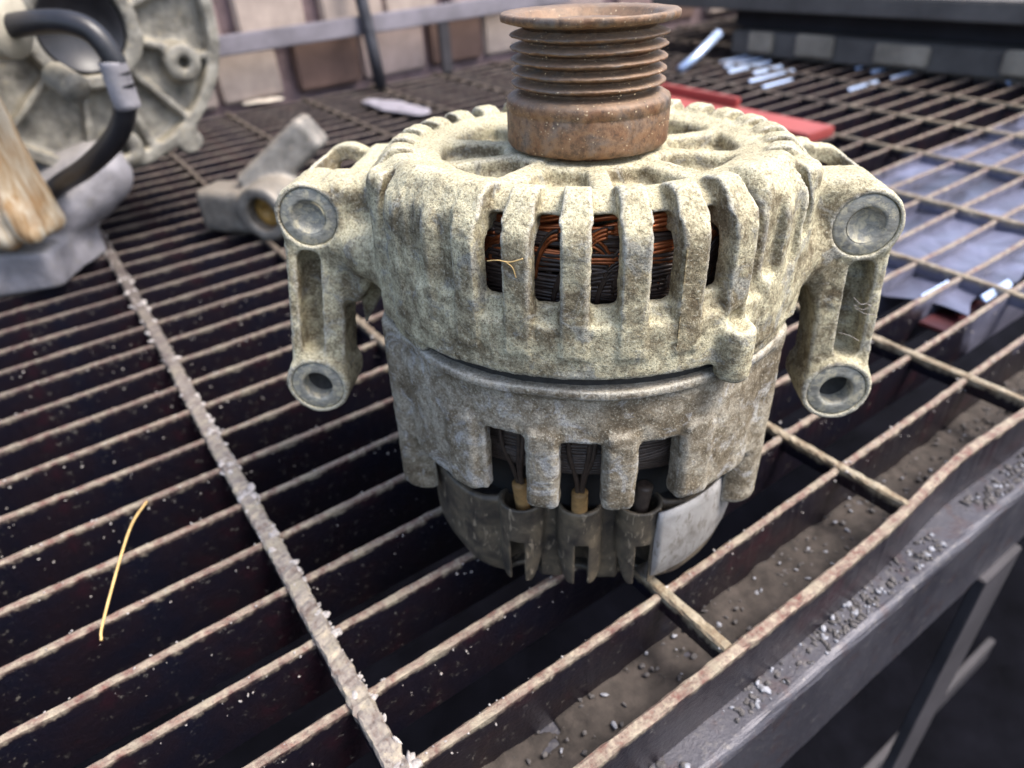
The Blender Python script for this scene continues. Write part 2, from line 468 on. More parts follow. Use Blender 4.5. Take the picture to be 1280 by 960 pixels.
# ================================================================== STEEL GRATING
grating = empty("steel_grating", (GO[0], GO[1], 0), GROT,
    "large dark steel grating with rusty worn edges that the alternator stands on", "grating")
def bar_mesh(name, L0, L1, w, zt, zb, seg, axis, bend=None, seed=0, rough=.25):
    """a flat bar on edge with a worn, slightly wavy top; axis 0 along X, 1 along Y"""
    t = np.concatenate([np.arange(L0, L1, seg), [L1]]); n = len(t)
    r = np.random.default_rng(seed)
    prof = [(-w / 2, zb), (-w / 2, zt - .8), (-w / 2 + .8, zt), (w / 2 - .8, zt), (w / 2, zt - .8), (w / 2, zb)]
    k = len(prof)
    V = np.zeros((n, k, 3))
    ph = r.uniform(0, 6, 4)
    off = .5 * np.sin(t / 97 + ph[0]) + .35 * np.sin(t / 31 + ph[1])
    if bend is not None: off = off + bend(t)
    for j, (a, z) in enumerate(prof):
        V[:, j, axis] = t
        V[:, j, 1 - axis] = a + off + (r.normal(0, rough * .4, n) if z > zb else 0)
        V[:, j, 2] = z + (r.normal(0, rough, n) * .5 + .3 * np.sin(t / 41 + ph[2]) if z > zb else 0)
    V = V.reshape(-1, 3)
    Fs = []
    for i in range(n - 1):
        for j in range(k):
            a, b = i * k + j, i * k + (j + 1) % k
            Fs.append((a, b, b + k, a + k) if axis else (b, a, a + k, b + k))
    Fs.append(tuple(range(k))); Fs.append(tuple((n - 1) * k + j for j in reversed(range(k))))
    me = mesh_np(name, V, Fs)
    return me
for i in range(0, 32):
    near = i < 12
    me = bar_mesh("bearing_bar", -520 if i > 6 else -330, 1500, 3.2, 0, -29, 3 if near else 12, 0, seed=i, rough=.22 if near else .35)
    o = link("bearing_bar", me, M_bar, grating, False); o.location = (0, i * PITCH * MM, 0)
def band_bend(t):      # the edge band has been knocked in and out
    return 3.6 * np.exp(-((t - 268) / 42) ** 2) * 1.0 - 1.5 * np.exp(-((t - 150) / 60) ** 2)
me = bar_mesh("edge_band", -330, 1500, 4.2, .5, -29, 4, 0, bend=band_bend, seed=99, rough=.3)
o = link("edge_band", me, M_bar, grating, False); o.location = (0, -1.06 * PITCH * MM, 0)
for j in range(-4, 14):
    right = j >= 1
    L0 = -1.05 * PITCH
    if j == 1:      # this rod is broken out under the alternator: a stub at the edge, the rest behind
        me = bar_mesh("cross_rod", L0, 13, 4.6, 1.3, -7.5, 3, 1, seed=200 + j, rough=.3)
        o = link("cross_rod", me, M_rodR, grating, False); o.location = (j * ROD * MM, 0, 0)
        L0 = 150
    me = bar_mesh("cross_rod", L0, 31.5 * PITCH, 4.4 if right else 7.0, 1.4 if right else 2.0, -7.5, 2 if j in (0, 1, 2) else 8, 1, seed=200 + j, rough=.65 if j == 0 else .35)
    o = link("cross_rod", me, M_rodR if right else M_rod, grating, False); o.location = (j * ROD * MM, 0, 0)
# grime lumps stuck to the bars
pos, siz = [], []
for _ in range(1500):                      # along the near left rod, thickest at the crossings
    b = rng.uniform(-30, 620)
    if rng.random() < .6: b = round(b / PITCH) * PITCH + rng.normal(0, 3.5)
    sd_ = rng.choice([-1, 1], p=[.3, .7])
    pos.append((sd_ * rng.uniform(.5, 3.6), b, rng.uniform(-.6, 1.6))); siz.append(rng.uniform(.15, .6) + 1.7 * rng.random() ** 6)
for _ in range(260):
    j = rng.choice([1, 2, 3, 4, 5]); b = round(rng.uniform(-1, 10)) * PITCH + rng.normal(0, 4)
    if j == 1 and 12 < b < 150: continue
    pos.append((j * ROD + rng.normal(0, 3), b, rng.uniform(-.5, 1))); siz.append(rng.uniform(.25, .9))
lumps("grime_lumps", pos, siz, M_grime, parent=grating)
pos, siz = [], []
for _ in range(2200):
    i = rng.integers(0, 14); a = rng.uniform(-200, 450)
    s_ = rng.uniform(.15, .5)
    if rng.random() < .45: pos.append((a, i * PITCH + rng.uniform(-1.5, 1.5), .1))
    else: pos.append((a, i * PITCH - 1.65 - s_ * .2, -abs(rng.normal(0, 7)) - 1))
    siz.append(s_)
lumps("dust_specks", pos, siz, M_grime, parent=grating, flat=.8)

# ================================================================== BENCH FRAME
bench = empty("bench_frame", (GO[0], GO[1], 0), GROT,
    "grey angle steel rail along the grating's edge with its legs, gritty ledge and rounded lip", "bench frame")
def mat_rail():
    n = NT("rail_paint")
    a = n.noise(40, 5, .6); b = n.noise(4, 5, .7)
    c = n.ramp(a, [(.3, (.036, .035, .046)), (.7, (.075, .073, .088))])
    c = n.mix(n.ramp(b, [(.54, 0.), (.68, .6)]), c, (.15, .14, .135))
    yy = n.axis(1)
    c = n.mix(n.ramp(n.noise(9, 4), [(.56, 0.), (.66, .4)]), c, (.06, .032, .03))
    n.bump([(a, 1, .3), (b, .5, .6), (n.noise(1, 3), .15, .5)])
    return n.fin(c, .42, .35)
M_rail = mat_rail()
M_ledge = mat_simple("dirt_caked_ledge", (.045, .036, .031), .9, 0, .5, 8, .5)
prof = []
yo = -1.5 * PITCH
zt, zl = -29.4, -88
pts = [(5, zt), (5, zt - 4)]
for k in range(7):                        # inner fillet line then round lip
    pass
outer = [(yo - 4 * math.sin(a) + 4 - 4, zt - 4 + 4 * math.cos(a)) for a in np.linspace(0, math.pi / 2, 7)]
loop = [(4, zt - 4.5), (4, zt)] + outer + [(yo - 4, zl), (yo + .5, zl), (yo + .5, zt - 4.5)]
ts = np.arange(-400, 1500, 9.); k = len(loop); r = np.random.default_rng(3)
V = np.zeros((len(ts), k, 3))
for j, (yv, zv) in enumerate(loop):
    V[:, j, 0] = ts; V[:, j, 1] = yv + r.normal(0, .12, len(ts)) + .8 * np.sin(ts / 130); V[:, j, 2] = zv + r.normal(0, .1, len(ts))
Fs = []
for i in range(len(ts) - 1):
    for j in range(k):
        a, b = i * k + j, i * k + (j + 1) % k
        Fs.append((a, b, b + k, a + k))
Fs.append(tuple(reversed(range(k)))); Fs.append(tuple((len(ts) - 1) * k + j for j in range(k)))
me = mesh_np("edge_rail", V.reshape(-1, 3), Fs)
link("edge_rail", me, M_rail, bench, False)
# caked dirt on the ledge inside the grating's edge band, with a broken inner edge
g = Grid((-260, -30.5, -30.5), (520, 3, -20), 1.5)
nz_ = vnoise(np.stack(np.broadcast_arrays(g.x, g.y, 0 * g.x), -1).reshape(-1, 3), 9, 5).reshape(g.x.shape[0], g.y.shape[1], 1) * 1.6
nz2 = vnoise(np.stack(np.broadcast_arrays(g.x, g.y, 0 * g.x), -1).reshape(-1, 3), 4, 6).reshape(g.x.shape[0], g.y.shape[1], 1) * 1.0
D = smax(g.z - (-27.5 + nz_ + nz2), g.y - (1 + nz_ * 2), 1.5)
V, Q = surface_nets(g, D + 0 * g.full() * 0, ((2.2, .25),))
o = link("caked_dirt", mesh_np("caked_dirt", V, Q), M_ledge, bench)
pos, siz, pos2, siz2 = [], [], [], []
for _ in range(4200):
    a = rng.uniform(-60, 480); b = rng.uniform(yo + 1, -1.06 * PITCH - 3)
    cl = math.sin(a / 23.) + math.sin(a / 9.1 + 1)
    if rng.random() > .35 + .3 * cl: continue
    s_ = rng.uniform(.3, 1.0) ** 2.6 * 1.35
    (pos if rng.random() < .2 else pos2).append((a, b, zt + s_ * .3)); (siz if len(pos) > len(siz) else siz2).append(s_)
for _ in range(650):
    a = rng.uniform(-60, 480); b = rng.uniform(-29, 0)
    s_ = rng.uniform(.2, 1.) ** 1.5 * 1.1; L = (pos, siz) if rng.random() < .15 else (pos2, siz2)
    L[0].append((a, b, -27 + s_ * .3)); L[1].append(s_)
M_crumb = mat_simple("pale_blue_grey_crumbs", (.24, .245, .275), .85, 0, .5, 2, .15)
lumps("pale_crumbs", pos, siz, M_crumb, parent=bench)
lumps("dark_grit", pos2, siz2, M_grime2, parent=bench)
# legs and a flat brace that drop from the rail
def boxmesh(name, lo, hi, bev=.6):
    bm = bmesh.new(); bmesh.ops.create_cube(bm, size=1)
    lo = np.array(lo); hi = np.array(hi)
    for v in bm.verts: v.co = Vector(((lo + hi) / 2 + np.array(v.co) * (hi - lo)) * MM)
    if bev: bmesh.ops.bevel(bm, geom=list(bm.edges), offset=bev * MM, segments=2, affect='EDGES')
    me = bpy.data.meshes.new(name); bm.to_mesh(me); bm.free(); return me
M_leg = mat_simple("dusty_grey_leg_paint", (.05, .046, .052), .6, .2, .3, 30, .3)
for a in (-380, 1440):
    for b in (-36, 925):
        link("leg", boxmesh("leg", (a, b, -819), (a + 40, b + 40, -34)), M_leg, bench, False)
link("back_rail", boxmesh("back_rail", (-420, 936, -60), (1500, 942, -4)), M_leg, bench, False)
for a in (-420, 1490):
    link("end_rail", boxmesh("end_rail", (a, -30, -86), (a + 5, 935, -34)), M_leg, bench, False)
link("leg", boxmesh("leg", (300, -52, -819), (340, -46, -88.5), .8), M_leg, bench, False)
link("brace", boxmesh("brace", (120, -30, -420), (560, -24, -390), .8), M_leg, bench, False)

exec_after = []
# ================================================================== ALTERNATOR
alt = empty("alternator", (0.3, -3.5, 0), 0,
    "dirty old car alternator with a rusty ribbed pulley, standing upright on the grating", "alternator")

alt.rotation_euler = (R_(-2.5), R_(1.2), 0)
def build_front():
    g = Grid((-116, -80, 54), (112, 80, 160), .7)
    x, y, zt0, R, T = g.x, g.y, g.z, g.R, g.T
    deg = np.degrees(T)
    z = zt0 + np.interp(zt0.ravel(), [60, 103.1, 124.3, 147.4, 152.5, 170], [2.1, 2.1, 3.3, 1.6, .8, .8]).astype(np.float32)[None, None, :] + np.clip(62 - R, 0, 16) * .22
    # outer skin: recessed wall with a domed shoulder
    prof_out = lambda rw, zt_, rs: None
    wall = R - 67.6
    top = z - (156.0 - 0.0 * R) 
    shoulder = (R * .78 + z * .626) - (60.5 * .78 + 151.0 * .626)
    out = smax(smax(wall, z - 154.3, 7), shoulder, 5)
    # lower belt is full radius
    belt = smax(R - 70.6, np.abs(z - 113.5) - 9.5, 1.4)
    flare = (R - 70.3) + np.maximum(z - 122.5, 0) * .7
    flare = smax(flare, z - 131, 3)
    flare = smax(flare, 103.5 - z, 1)
    # ribs: every 12.5 deg, box section, running down the wall and inwards over the top
    a0 = 3.4
    ph = (deg - a0 - 6.25) / 12.55
    kk = np.round(ph); dphi = np.radians((ph - kk) * 12.55)
    dr = R * np.sin(dphi)
    rib_env = smax(smax(R - 71.6, z - (155.3 - .0), 1.6), (R * .70 + z * .714) - (66.4 * .70 + 151.4 * .714), 3.)
    rib_env = smax(rib_env, 54 - R, 4)
    rw = 3.6 + .9 * np.clip((71.6 - R) / 2.5, 0, 1) * np.clip((R - 65) / 3.5, 0, 1)
    rib = smax(np.abs(dr) - rw, rib_env, .7)
    rib = smax(rib, 112 - z, 2)
    # blank front corner panels either side (no ribs, full skin) from 25..62 deg
    panel_env = smax(smax(R - 70.6, z - 155.0, 3), (R * .75 + z * .66) - (66.8 * .75 + 150.4 * .66), 2.5)
    pl = smax(panel_env, np.abs(deg + 47) * 1.15 - 20, 4)
    pr = smax(panel_env, np.abs(deg - 54) * 1.15 - 14, 4)
    body = smin(smin(out, flare, 2.5), belt, 1.5)
    body = smin(body, rib, .7)
    body = smin(body, pl, 1.2); body = smin(body, pr, 1.2)
    # shallow channels pressed in the corner panels
    for a, w_, d_ in ((-33.5, 2.6, 1.8), (-43, 3.2, 1.2), (46, 2.6, 2.0), (56, 2.4, 1.2)):
        dd = R * np.sin(np.radians(deg - a))
        body = smax(body, -smax(smax(np.abs(dd) - w_, 70.8 - d_ - R, 1), np.maximum(128 - z, z - 152), 3), 2)
    # corner bolt columns with rounded heads and a groove
    for a in (-64, 66, 150, -150):
        cx, cy = 63.5 * math.sin(R_(a)), -63.5 * math.cos(R_(a))
        rr_ = np.sqrt((x - cx) ** 2 + (y - cy) ** 2)
        body = smin(body, cyl(rr_, z, 9.0, 104, 152.0 if abs(a) < 100 else 148, 3), 1.8)
        if abs(a) < 100:
            sx = 1 if a > 0 else -1
            gx, gy = 72.0 * math.sin(R_(a - sx * 5)), -72.0 * math.cos(R_(a - sx * 5))
            gr = capsule(g, (gx, gy, 133), (gx * .93, gy * .93, 150), 2.1, 1.6)
            body = smax(body, -gr, 1.2)
    # top recess around the hub
    rec = smax(smax(R - 47, 27 - R, 2), 149.6 - z, 1.5)
    phs = (deg - 5) / 36.; ds = R * np.sin(np.radians((phs - np.round(phs)) * 36.))
    web = smax(smax(np.abs(ds) - 2.8, z - 153.2, 1), R - 54, 1)
    body = smax(body, -smax(rec, -(np.abs(ds) - 3.4), 2.5), 2.2)
    # through openings in the recess on the sides and back
    ph2 = (deg - 23) / 36.; d2 = R * np.sin(np.radians((ph2 - np.round(ph2)) * 36.))
    hole = smax(np.sqrt(d2 ** 2 + (R - 40) ** 2) - 6.2, -(np.abs(deg) - 48) * .6, .5)
    body = smax(body, -hole, 1.)
    hub = smax(R - 26, z - 151.6, 2)
    body = smin(body, hub, 2)
    # hollow inside
    inner = smax(R - 64.2, z - 143.5, 4)
    inner = np.minimum(inner, smax(R - 68.0, z - 112, 1))
    body = smax(body, -inner, 1)
    body = smax(body, 105.8 - z, .7)
    # the lower edge is not straight
    # five cooling windows in front (and a row at the back)
    pw = (deg - a0) / 12.55; kw = np.round(pw); dw = R * np.sin(np.radians((pw - kw) * 12.55))
    zb = 127.6 + .02 * (kw ** 2) * 14; ztw = 149.0 - .16 * kw ** 2
    hw = 3.75
    qa = np.abs(dw) - (hw - 1.6); qz = np.maximum(zb + 1.6 - z, z - (ztw - 1.6))
    win = np.sqrt(np.maximum(qa, 0) ** 2 + np.maximum(qz, 0) ** 2) + np.minimum(np.maximum(qa, qz), 0) - 1.6
    ok = ((np.abs(kw) <= 2)) | (np.abs(deg) > 105)
    win = np.where(ok & (R > 52), win, 9.)
    body = smax(body, -win, .8)
    # bearing bore
    # small cast nub that bridges the joint on the right
    nx_, ny_ = 72.2 * math.sin(R_(35)), -72.2 * math.cos(R_(35))
    rr_ = np.sqrt((x - nx_) ** 2 + (y - ny_) ** 2)
    nub = cyl(rr_, z, 5.2, 100.5, 118.5, 2.5)
    body = smin(body, nub, 2.6)
    body = smax(body, -(np.sqrt((x - nx_) ** 2 + (y - ny_ + 1) ** 2 + (z - 120) ** 2) - 3.2), 1.2)
    z = zt0
    # ---- mounting ears, left and right
    for s, U, Lw in ((-1, (-91.7, -15, 131.3), (-98, -22, 69.3)), (1, (85.6, -20, 129), (88, -23, 70.5))):
        ru = np.sqrt((x - U[0]) ** 2 + (z - U[2]) ** 2); rl = np.sqrt((x - Lw[0]) ** 2 + (z - Lw[2]) ** 2)
        ear = cyl(ru, y, 11.6, U[1], U[1] + 58, 1.2)
        # opened from above between the front and the back eye, outer wall kept
        cut = box3(x - U[0] + s * 1.5, y - (U[1] + 36), z - (U[2] + 8), 7.8, 15.5, 15, 3)
        ear = smax(ear, -cut, 2)
        low = cyl(rl, y, 11.7, Lw[1], Lw[1] + 22, 1.0)
        # strut between them
        fx = (z - Lw[2]) / (U[2] - Lw[2]); cx_ = Lw[0] + (U[0] - Lw[0]) * fx; cy_ = Lw[1] + (U[1] - Lw[1]) * fx
        strut = box3(x - cx_ + s * .5, y - cy_ - 10, z - (U[2] + Lw[2]) / 2, 10.0, 8.5, (U[2] - Lw[2]) / 2, 1.2)
        slot = box3(x - cx_ - s * 1.5, y - cy_ + 2, z - ((U[2] + Lw[2]) / 2 + .5), 4.1, 13, (U[2] - Lw[2]) / 2 - 12.2, 3.2)
        strut = smax(strut, -slot, .8)
        # gusset from body to strut
        gz = z - 117
        gus = box3(x - s * 72, y - (-6 - (0 if s < 0 else 4)), z - 121, 16.5, 9, 22.5, 5)
        sl = (-(z - 104) + (np.abs(x) - 76) * (-1.7)) * .5
        gus = smax(gus, sl if s < 0 else (-(z - 96) + (np.abs(x) - 78) * (-2.2)) * .42, 3)
        gus2 = box3(x - s * 74, y - 22, z - 133, 10, 22, 9, 4)
        armB = smax(capsule(g, (s * 58, -18, 118), (U[0] - s * 6, -6, 122), 13, 9), 100 - z, 3)
        rear = box3(x - s * 78, y - 4, z - 100, 6, 2.6, 26, 1.5)
        rear = smax(rear, (76 - z) + (np.abs(x) - 72) * 0.2 - 0, 2)
        rear = smax(rear, (-(z - 76) - (np.abs(x) - 88) * 1.6) * .5, 1)
        body = smin(body, smin(gus, armB, 4), 3.5)
        body = smin(body, gus2, 2.5)
        body = smin(body, ear, 1.6)
        m = smin(low, strut, 3)
        body = smin(body, rear, 1)
        body = smin(body, m, 2)
        body = smax(body, -slot, .8)
        body = smax(body, -cut, 1.5)
        # counterbores for the steel bushes
        body = smax(body, -cyl(ru, y, 9.9, U[1] - 3, U[1] + 3.2, .2), .4)
        body = smax(body, -cyl(rl, y, 9.9, Lw[1] - 3, Lw[1] + 3.2, .2), .4)
        body = smax(body, -(ru - 5.6), .4); body = smax(body, -(rl - 5.6), .4)
        # keep the inside of the body hollow
    body = smax(body, -smax(R - 64.0, z - 141.0, 4), 1)
    body = np.where((R < 68) & (z < 103.1), 5., body)
    ang_ = (deg < -46) | (deg > 37)
    body = np.minimum(body, np.where(ang_, smax(smax(R - 70.2, 66 - R, .8), np.abs(z - 102) - 2.2, .8), 9.))
    V, Q = surface_nets(g, body, ((9, .12), (3.2, .13), (1.4, .16)))
    return link("front_housing", mesh_np("front_housing", V, Q), M_cast, alt)
fh = build_front()
fh["label"] = "pale powder-crusted front casting with ribs, five windows and mounting ears"

def ring(name, c, Ro, Ri, y0, y1, mat, par, tilt=0):
    pr = [(Ri, y1), (Ri, y0 + .8), (Ri + .25, y0 + .35), (Ri + .9, y0), (Ri + 1.6, y0 + .12), (Ro - .9, y0 + .1), (Ro - .3, y0 + .3), (Ro, y0 + .9), (Ro, y1)]
    V, Fq = lathe(pr, 48)
    V = np.stack([V[:, 0], V[:, 2], V[:, 1]], 1)      # axis along y
    o = link(name, mesh_np(name, V, Fq[:, ::-1]), mat, par)
    o.location = (c[0] * MM, 0, c[2] * MM)
    return o
for c, solid in (((-91.7, -15, 131.3), 1), ((85.6, -20, 129), 1), ((-98, -22, 69.3), 0), ((88, -23, 70.5), 0)):
    b = ring("bushing", c, 9.9, 5.4, c[1] + .3, c[1] + 14, M_ring, alt)
    if not solid: b["label"] = "open grey steel bushing of a lower ear"
    # packed dust or a plug inside
    dpt = 1.6 if solid else 7.5
    prf = [(5.6, c[1] + dpt - 1.2), (4.4, c[1] + dpt), (2.5, c[1] + dpt + .8), (0.01, c[1] + dpt + 1.0)]
    V, Fq = lathe(prf, 32); V = np.stack([V[:, 0], V[:, 2], V[:, 1]], 1)
    o = link("bore_plug", mesh_np("bore_plug", V, Fq[:, ::-1]), M_ring if solid else M_core, alt)
    o.location = (c[0] * MM, 0, c[2] * MM)

def build_rear():
    g = Grid((-78, -78, 24), (78, 78, 104), .8)
    x, y, z, R, T = g.x, g.y, g.z, g.R, g.T; deg = np.degrees(T)
    low = 55.5 + .002 * np.abs(deg) ** 1.0 * 0
    sh = smax(smax(R - 68.8, 63.8 - R, 1), np.maximum(z - 99.0, low - z), 1.2)
    lip = smax(smax(R - 70.2 - .5 * np.sin(T * 9), 64 - R, .6), np.abs(z - 98.0) - 1.4, .6)
    body = smin(sh, lip, 1.2)
    # two slots ends in front open at the bottom, three in all; more round the back
    for a, hw, zt_ in ((-20.8, 7.1, 81.3), (-.9, 6.8, 80), (19.4, 7.0, 79.3), (120, 6, 80), (140, 6, 80), (160, 6, 80), (180, 6, 80), (-120, 6, 80), (-140, 6, 80), (-160, 6, 80)):
        dd = R * np.sin(np.radians(deg - a))
        dd = np.where(np.cos(np.radians(deg - a)) > 0, dd, 99)
        qa = np.abs(dd) - (hw - 1.8); qz = z - (zt_ - 1.8)
        sl = np.sqrt(np.maximum(qa, 0) ** 2 + np.maximum(qz, 0) ** 2) + np.minimum(np.maximum(qa, qz), 0) - 1.8
        body = smax(body, -sl, .8)
    # fins stand a little proud of the wall
    for a, w_ in ((-10.6, 4.5), (9.2, 4.5), (-34, 5.5), (30, 5)):
        dd = R * np.sin(np.radians(deg - a)); dd = np.where(np.cos(np.radians(deg - a)) > 0, dd, 99)
        f = smax(smax(np.abs(dd) - w_, np.maximum(R - 70.6, 62 - R), 1.6), np.maximum(z - 84, 54.5 - z), 2.5)
        body = smin(body, f, 2)
    # low panels left and right that hang further down
    for a0, a1, zb in ((-58, -31, 54), (31, 52, 54)):
        am = (a0 + a1) / 2; dd = R * np.sin(np.radians(deg - am)); dd = np.where(np.cos(np.radians(deg - am)) > 0, dd, 99)
        f = smax(smax(np.abs(dd) - 68 * math.sin(R_((a1 - a0) / 2)), np.maximum(R - 69, 64 - R), 1), np.maximum(z - 90, zb - z), 3)
        body = smin(body, f, 2)
    for a, rb, zb, rc in ((-68, 9.6, 30, 64), (62, 9.4, 31, 62), (-97, 6.5, 27, 64), (100, 7, 40, 64), (150, 8, 40, 63), (-150, 8, 40, 63)):
        cx, cy = rc * math.sin(R_(a)), -rc * math.cos(R_(a))
        rr_ = np.sqrt((x - cx) ** 2 + (y - cy) ** 2)
        body = smin(body, cyl(rr_, z, rb, zb, 101, 2.2), 3)
    body = smax(body, -(smax(R - 62.5, np.abs(z - 60) - 60, 1)), 1)
    V, Q = surface_nets(g, body, ((8, .2), (3, .15), (1.4, .13)))
    return link("rear_housing", mesh_np("rear_housing", V, Q), M_cast_low, alt)
rh = build_rear()
rh["label"] = "browner rear casting with three open slots above the terminals"

# stator core glimpsed through the joint
V, Fq = lathe([(58, 88), (66.5, 88), (66.5, 112), (58, 112)], 96)
link("stator_core", mesh_np("stator_core", V, Fq), M_core, alt)
# dark liners behind the windings
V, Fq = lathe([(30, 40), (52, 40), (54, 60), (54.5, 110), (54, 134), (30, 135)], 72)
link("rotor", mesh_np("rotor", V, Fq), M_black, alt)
def winding(z0, z1, r0, n, seed, frac_cop, a0, a1, wave):
    """bundles of parallel strands laid round the core, a few strands sharing each wave"""
    r = np.random.default_rng(seed); cop, dk = [], []
    nb = max(3, n // 6)
    for b in range(nb):
        zb_ = z0 + (z1 - z0) * (b + r.uniform(.1, .9)) / nb
        ph, fr, ph2 = r.uniform(0, 6), r.uniform(1.2, 2.2), r.uniform(0, 6); amp = wave * r.uniform(.4, 1.2)
        hot = r.random() < frac_cop * ((zb_ - z0) / (z1 - z0)) ** 2.6 * 2.6
        for q in range(6):
            zc = zb_ + (q - 2.5) * 1.12 * .5 + r.normal(0, .12); f = min(1, max(0, (zc - z0) / (z1 - z0)))
            t = np.linspace(R_(a0), R_(a1), 110)
            zz = zc + amp * np.sin(t * fr * 2.3 + ph) + .35 * amp * np.sin(t * 9 + ph2 + q * .15)
            rad = r0 + (q % 2) * 1.1 + 2.6 * math.sqrt(max(0, 1 - (2 * f - 1) ** 2))
            rr = rad + .35 * np.sin(t * 7 + ph)
            P = np.stack([rr * np.sin(t), -rr * np.cos(t), zz], 1)
            (cop if hot and r.random() < .75 else dk).append((P, r.uniform(.55, .68), 7))
    return cop, dk
cop, dk = winding(116, 144.5, 56.3, 110, 4, .55, -95, 95, 1.6)
c2, d2 = winding(116, 144.5, 56.3, 20, 5, .3, 100, 260, 1.6)
# hairpin loops that rise and bend over behind the windows
r = np.random.default_rng(9)
for k in range(64):
    a = R_(r.uniform(-45, 50)); sp = R_(r.uniform(4, 11)) * r.choice([-1, 1, 1]); zt_ = r.uniform(130, 142.5); rad = 59.9 + r.uniform(-.8, .7)
    t = np.linspace(0, 1, 22)
    ang = a + sp * (1 - np.cos(t * math.pi * .5)) + R_(1.5) * t; zz = zt_ - r.uniform(5, 16) * (1 - np.sin(t * math.pi * .5))
    P = np.stack([rad * np.sin(ang), -rad * np.cos(ang), zz], 1)
    for q in range(3):
        (cop if zt_ > 136.5 and r.random() < .6 else dk).append((P + (0, 0, q * 1.1), .55, 7))
for nm, lst, m in (("copper_winding", cop + c2, M_copper), ("varnished_winding", dk + d2, M_varn)):
    o = link(nm, tubes_mesh(nm, lst), m, alt); o["kind"] = "stuff"
cop, dk = winding(60, 92, 56.5, 95, 14, .12, -85, 85, 1.0)
c2, d2 = winding(60, 92, 56.5, 16, 15, .1, 95, 265, 1.0)
for nm, lst, m in (("lower_copper_winding", cop + c2, M_copper), ("taped_winding", dk + d2, M_tape)):
    if lst: o = link(nm, tubes_mesh(nm, lst), m, alt); o["kind"] = "stuff"
# lead wires twisted down into tan sleeves
for a, lab in ((-22.0, 1), (-.8, 1), (22, 0)):
    def cp(aa, rr, zz): return (rr * math.sin(R_(aa)), -rr * math.cos(R_(aa)), zz)
    wires = []
    for da in (-4.2, 3.0, 4.6):
        wires.append((spline([cp(a + da, 61.0, 84), cp(a + da * .8, 61.0, 70), cp(a + da * .3, 58, 58), cp(a + da * .12, 55, 46)], 24), .85, 8))
    if lab: link("lead_wire", tubes_mesh("lead_wire", wires), M_tape, alt)
    sl = tubes_mesh("terminal_sleeve", [([cp(a, 56.2, 51), cp(a, 56.2, 50.6), cp(a, 53.5, 36), cp(a, 52, 28)], [2.5, 2.75, 2.75, 2.6], 20)])
    o = link("terminal_sleeve", sl, M_sleeve if lab else M_tape, alt)
    if not lab: o["label"] = "dark terminal sleeve in the right-hand slot"

def build_cover():
    g = Grid((-68, -70, -6), (68, 68, 48), .7)
    x, y, z, R, T = g.x, g.y, g.z, g.R, g.T; deg = np.degrees(T)
    low = .6 + 7.0 * (1 - np.clip((np.abs(deg) - 20) / 30, 0, 1)) * 0
    out = smax(R - 61.0 - .02 * (z - 20), .6 - z, 13)
    out = smax(out, z - 41, 1)
    out = smax(out, -y - 48.5, 3)
    cut = smax(smax(R - 58.6, 3 - z, 11), -y - 46.3, 2)
    body = smax(out, -cut, .6)
    # front apron: stepped in between the tubes
    TB = ((-20.8, -49.0, -1.7), (-.6, -50.0, .9), (20.0, -49.0, 1.6))
    for cx, cy, off in TB:
        rr_ = np.sqrt((x - cx) ** 2 + (y - cy) ** 2)
        to = cyl(rr_, z, 7.9, 4.2, 42, .5)
        ax_ = np.abs(x - cx - off)
        to = smax(to, (7.0 + np.maximum(ax_ - 4.2, 0) ** 2 * .55 - z) * .7, .8)
        body = smin(body, to, 1.2)
    for cx, cy, off in TB:
        rr_ = np.sqrt((x - cx) ** 2 + (y - cy) ** 2)
        body = smax(body, -(rr_ - 6.5), .4)
        body = smax(body, -box3(x - cx - off, y - cy + 8, z - 8, 2.3, 9, 18.5, .4), .5)
    V, Q = surface_nets(g, body, ((9, .25), (2.5, .1)))
    return link("rear_cover", mesh_np("rear_cover", V, Q), M_plastic, alt)
build_cover()
# added pale shell painting the sky's sheen on the cover's right side
vv, ff = [], []
A = np.radians(np.linspace(25, 118, 50)); prs = [(62.0, 46), (62.6, 42), (62.8, 28), (62.0, 20), (60.4, 14.5), (57.6, 10.2), (53, 7.4), (50, 7), (50, 9), (58, 20), (61.2, 46)]
for i, a in enumerate(A):
    for rr_, zz in prs: vv.append((rr_ * math.sin(a), -rr_ * math.cos(a), zz - 4.0))
k = len(prs)
for i in range(len(A) - 1):
    for j in range(k):
        a, b = i * k + j, i * k + (j + 1) % k; ff.append((a, a + k, b + k, b))
ff.append(tuple(reversed(range(k)))) ; ff.append(tuple((len(A) - 1) * k + j for j in range(k)))
ff[-2] = tuple(range(k)); ff[-1] = tuple((len(A) - 1) * k + j for j in reversed(range(k)))
link("cover_sheen", mesh_np("cover_sheen", vv, ff), M_cover_sheen, alt)

# pulley
pr = [(0.01, 178), (6, 178), (6, 186.2), (9, 187.2), (11, 187.2), (12, 184.5), (19.5, 184.5), (21, 188.6), (23, 189.2), (26.0, 189.5), (26.5, 189.1), (26.6, 188.2), (26.3, 187.4), (24.0, 186.8), (20.4, 186.0), (19.6, 185.4)]
ridges = [183.9, 180.7, 177.5, 174.3, 171.1]
for i, zr in enumerate(ridges):
    pr += [(23.3 - .05 * i, zr + .42), (23.9 - .05 * i, zr + .1), (23.8 - .05 * i, zr - .3), (20.4, zr - 1.3), (19.4, zr - 1.6), (19.6, zr - 2.2)]
pr += [(20.6, 168.7), (23.6, 168.0), (25.1, 167.2), (25.5, 166.4), (25.55, 164.2), (25.3, 163.9), (25.5, 163.3), (25.5, 156), (25.4, 154.6), (24.7, 153.6), (19, 153.3), (19, 150)]
pr = [(a, b * 1.0366 - 7.83) for a, b in pr]
ridges = [b * 1.0366 - 7.83 for b in ridges]
V, Fq = lathe(pr, 200)
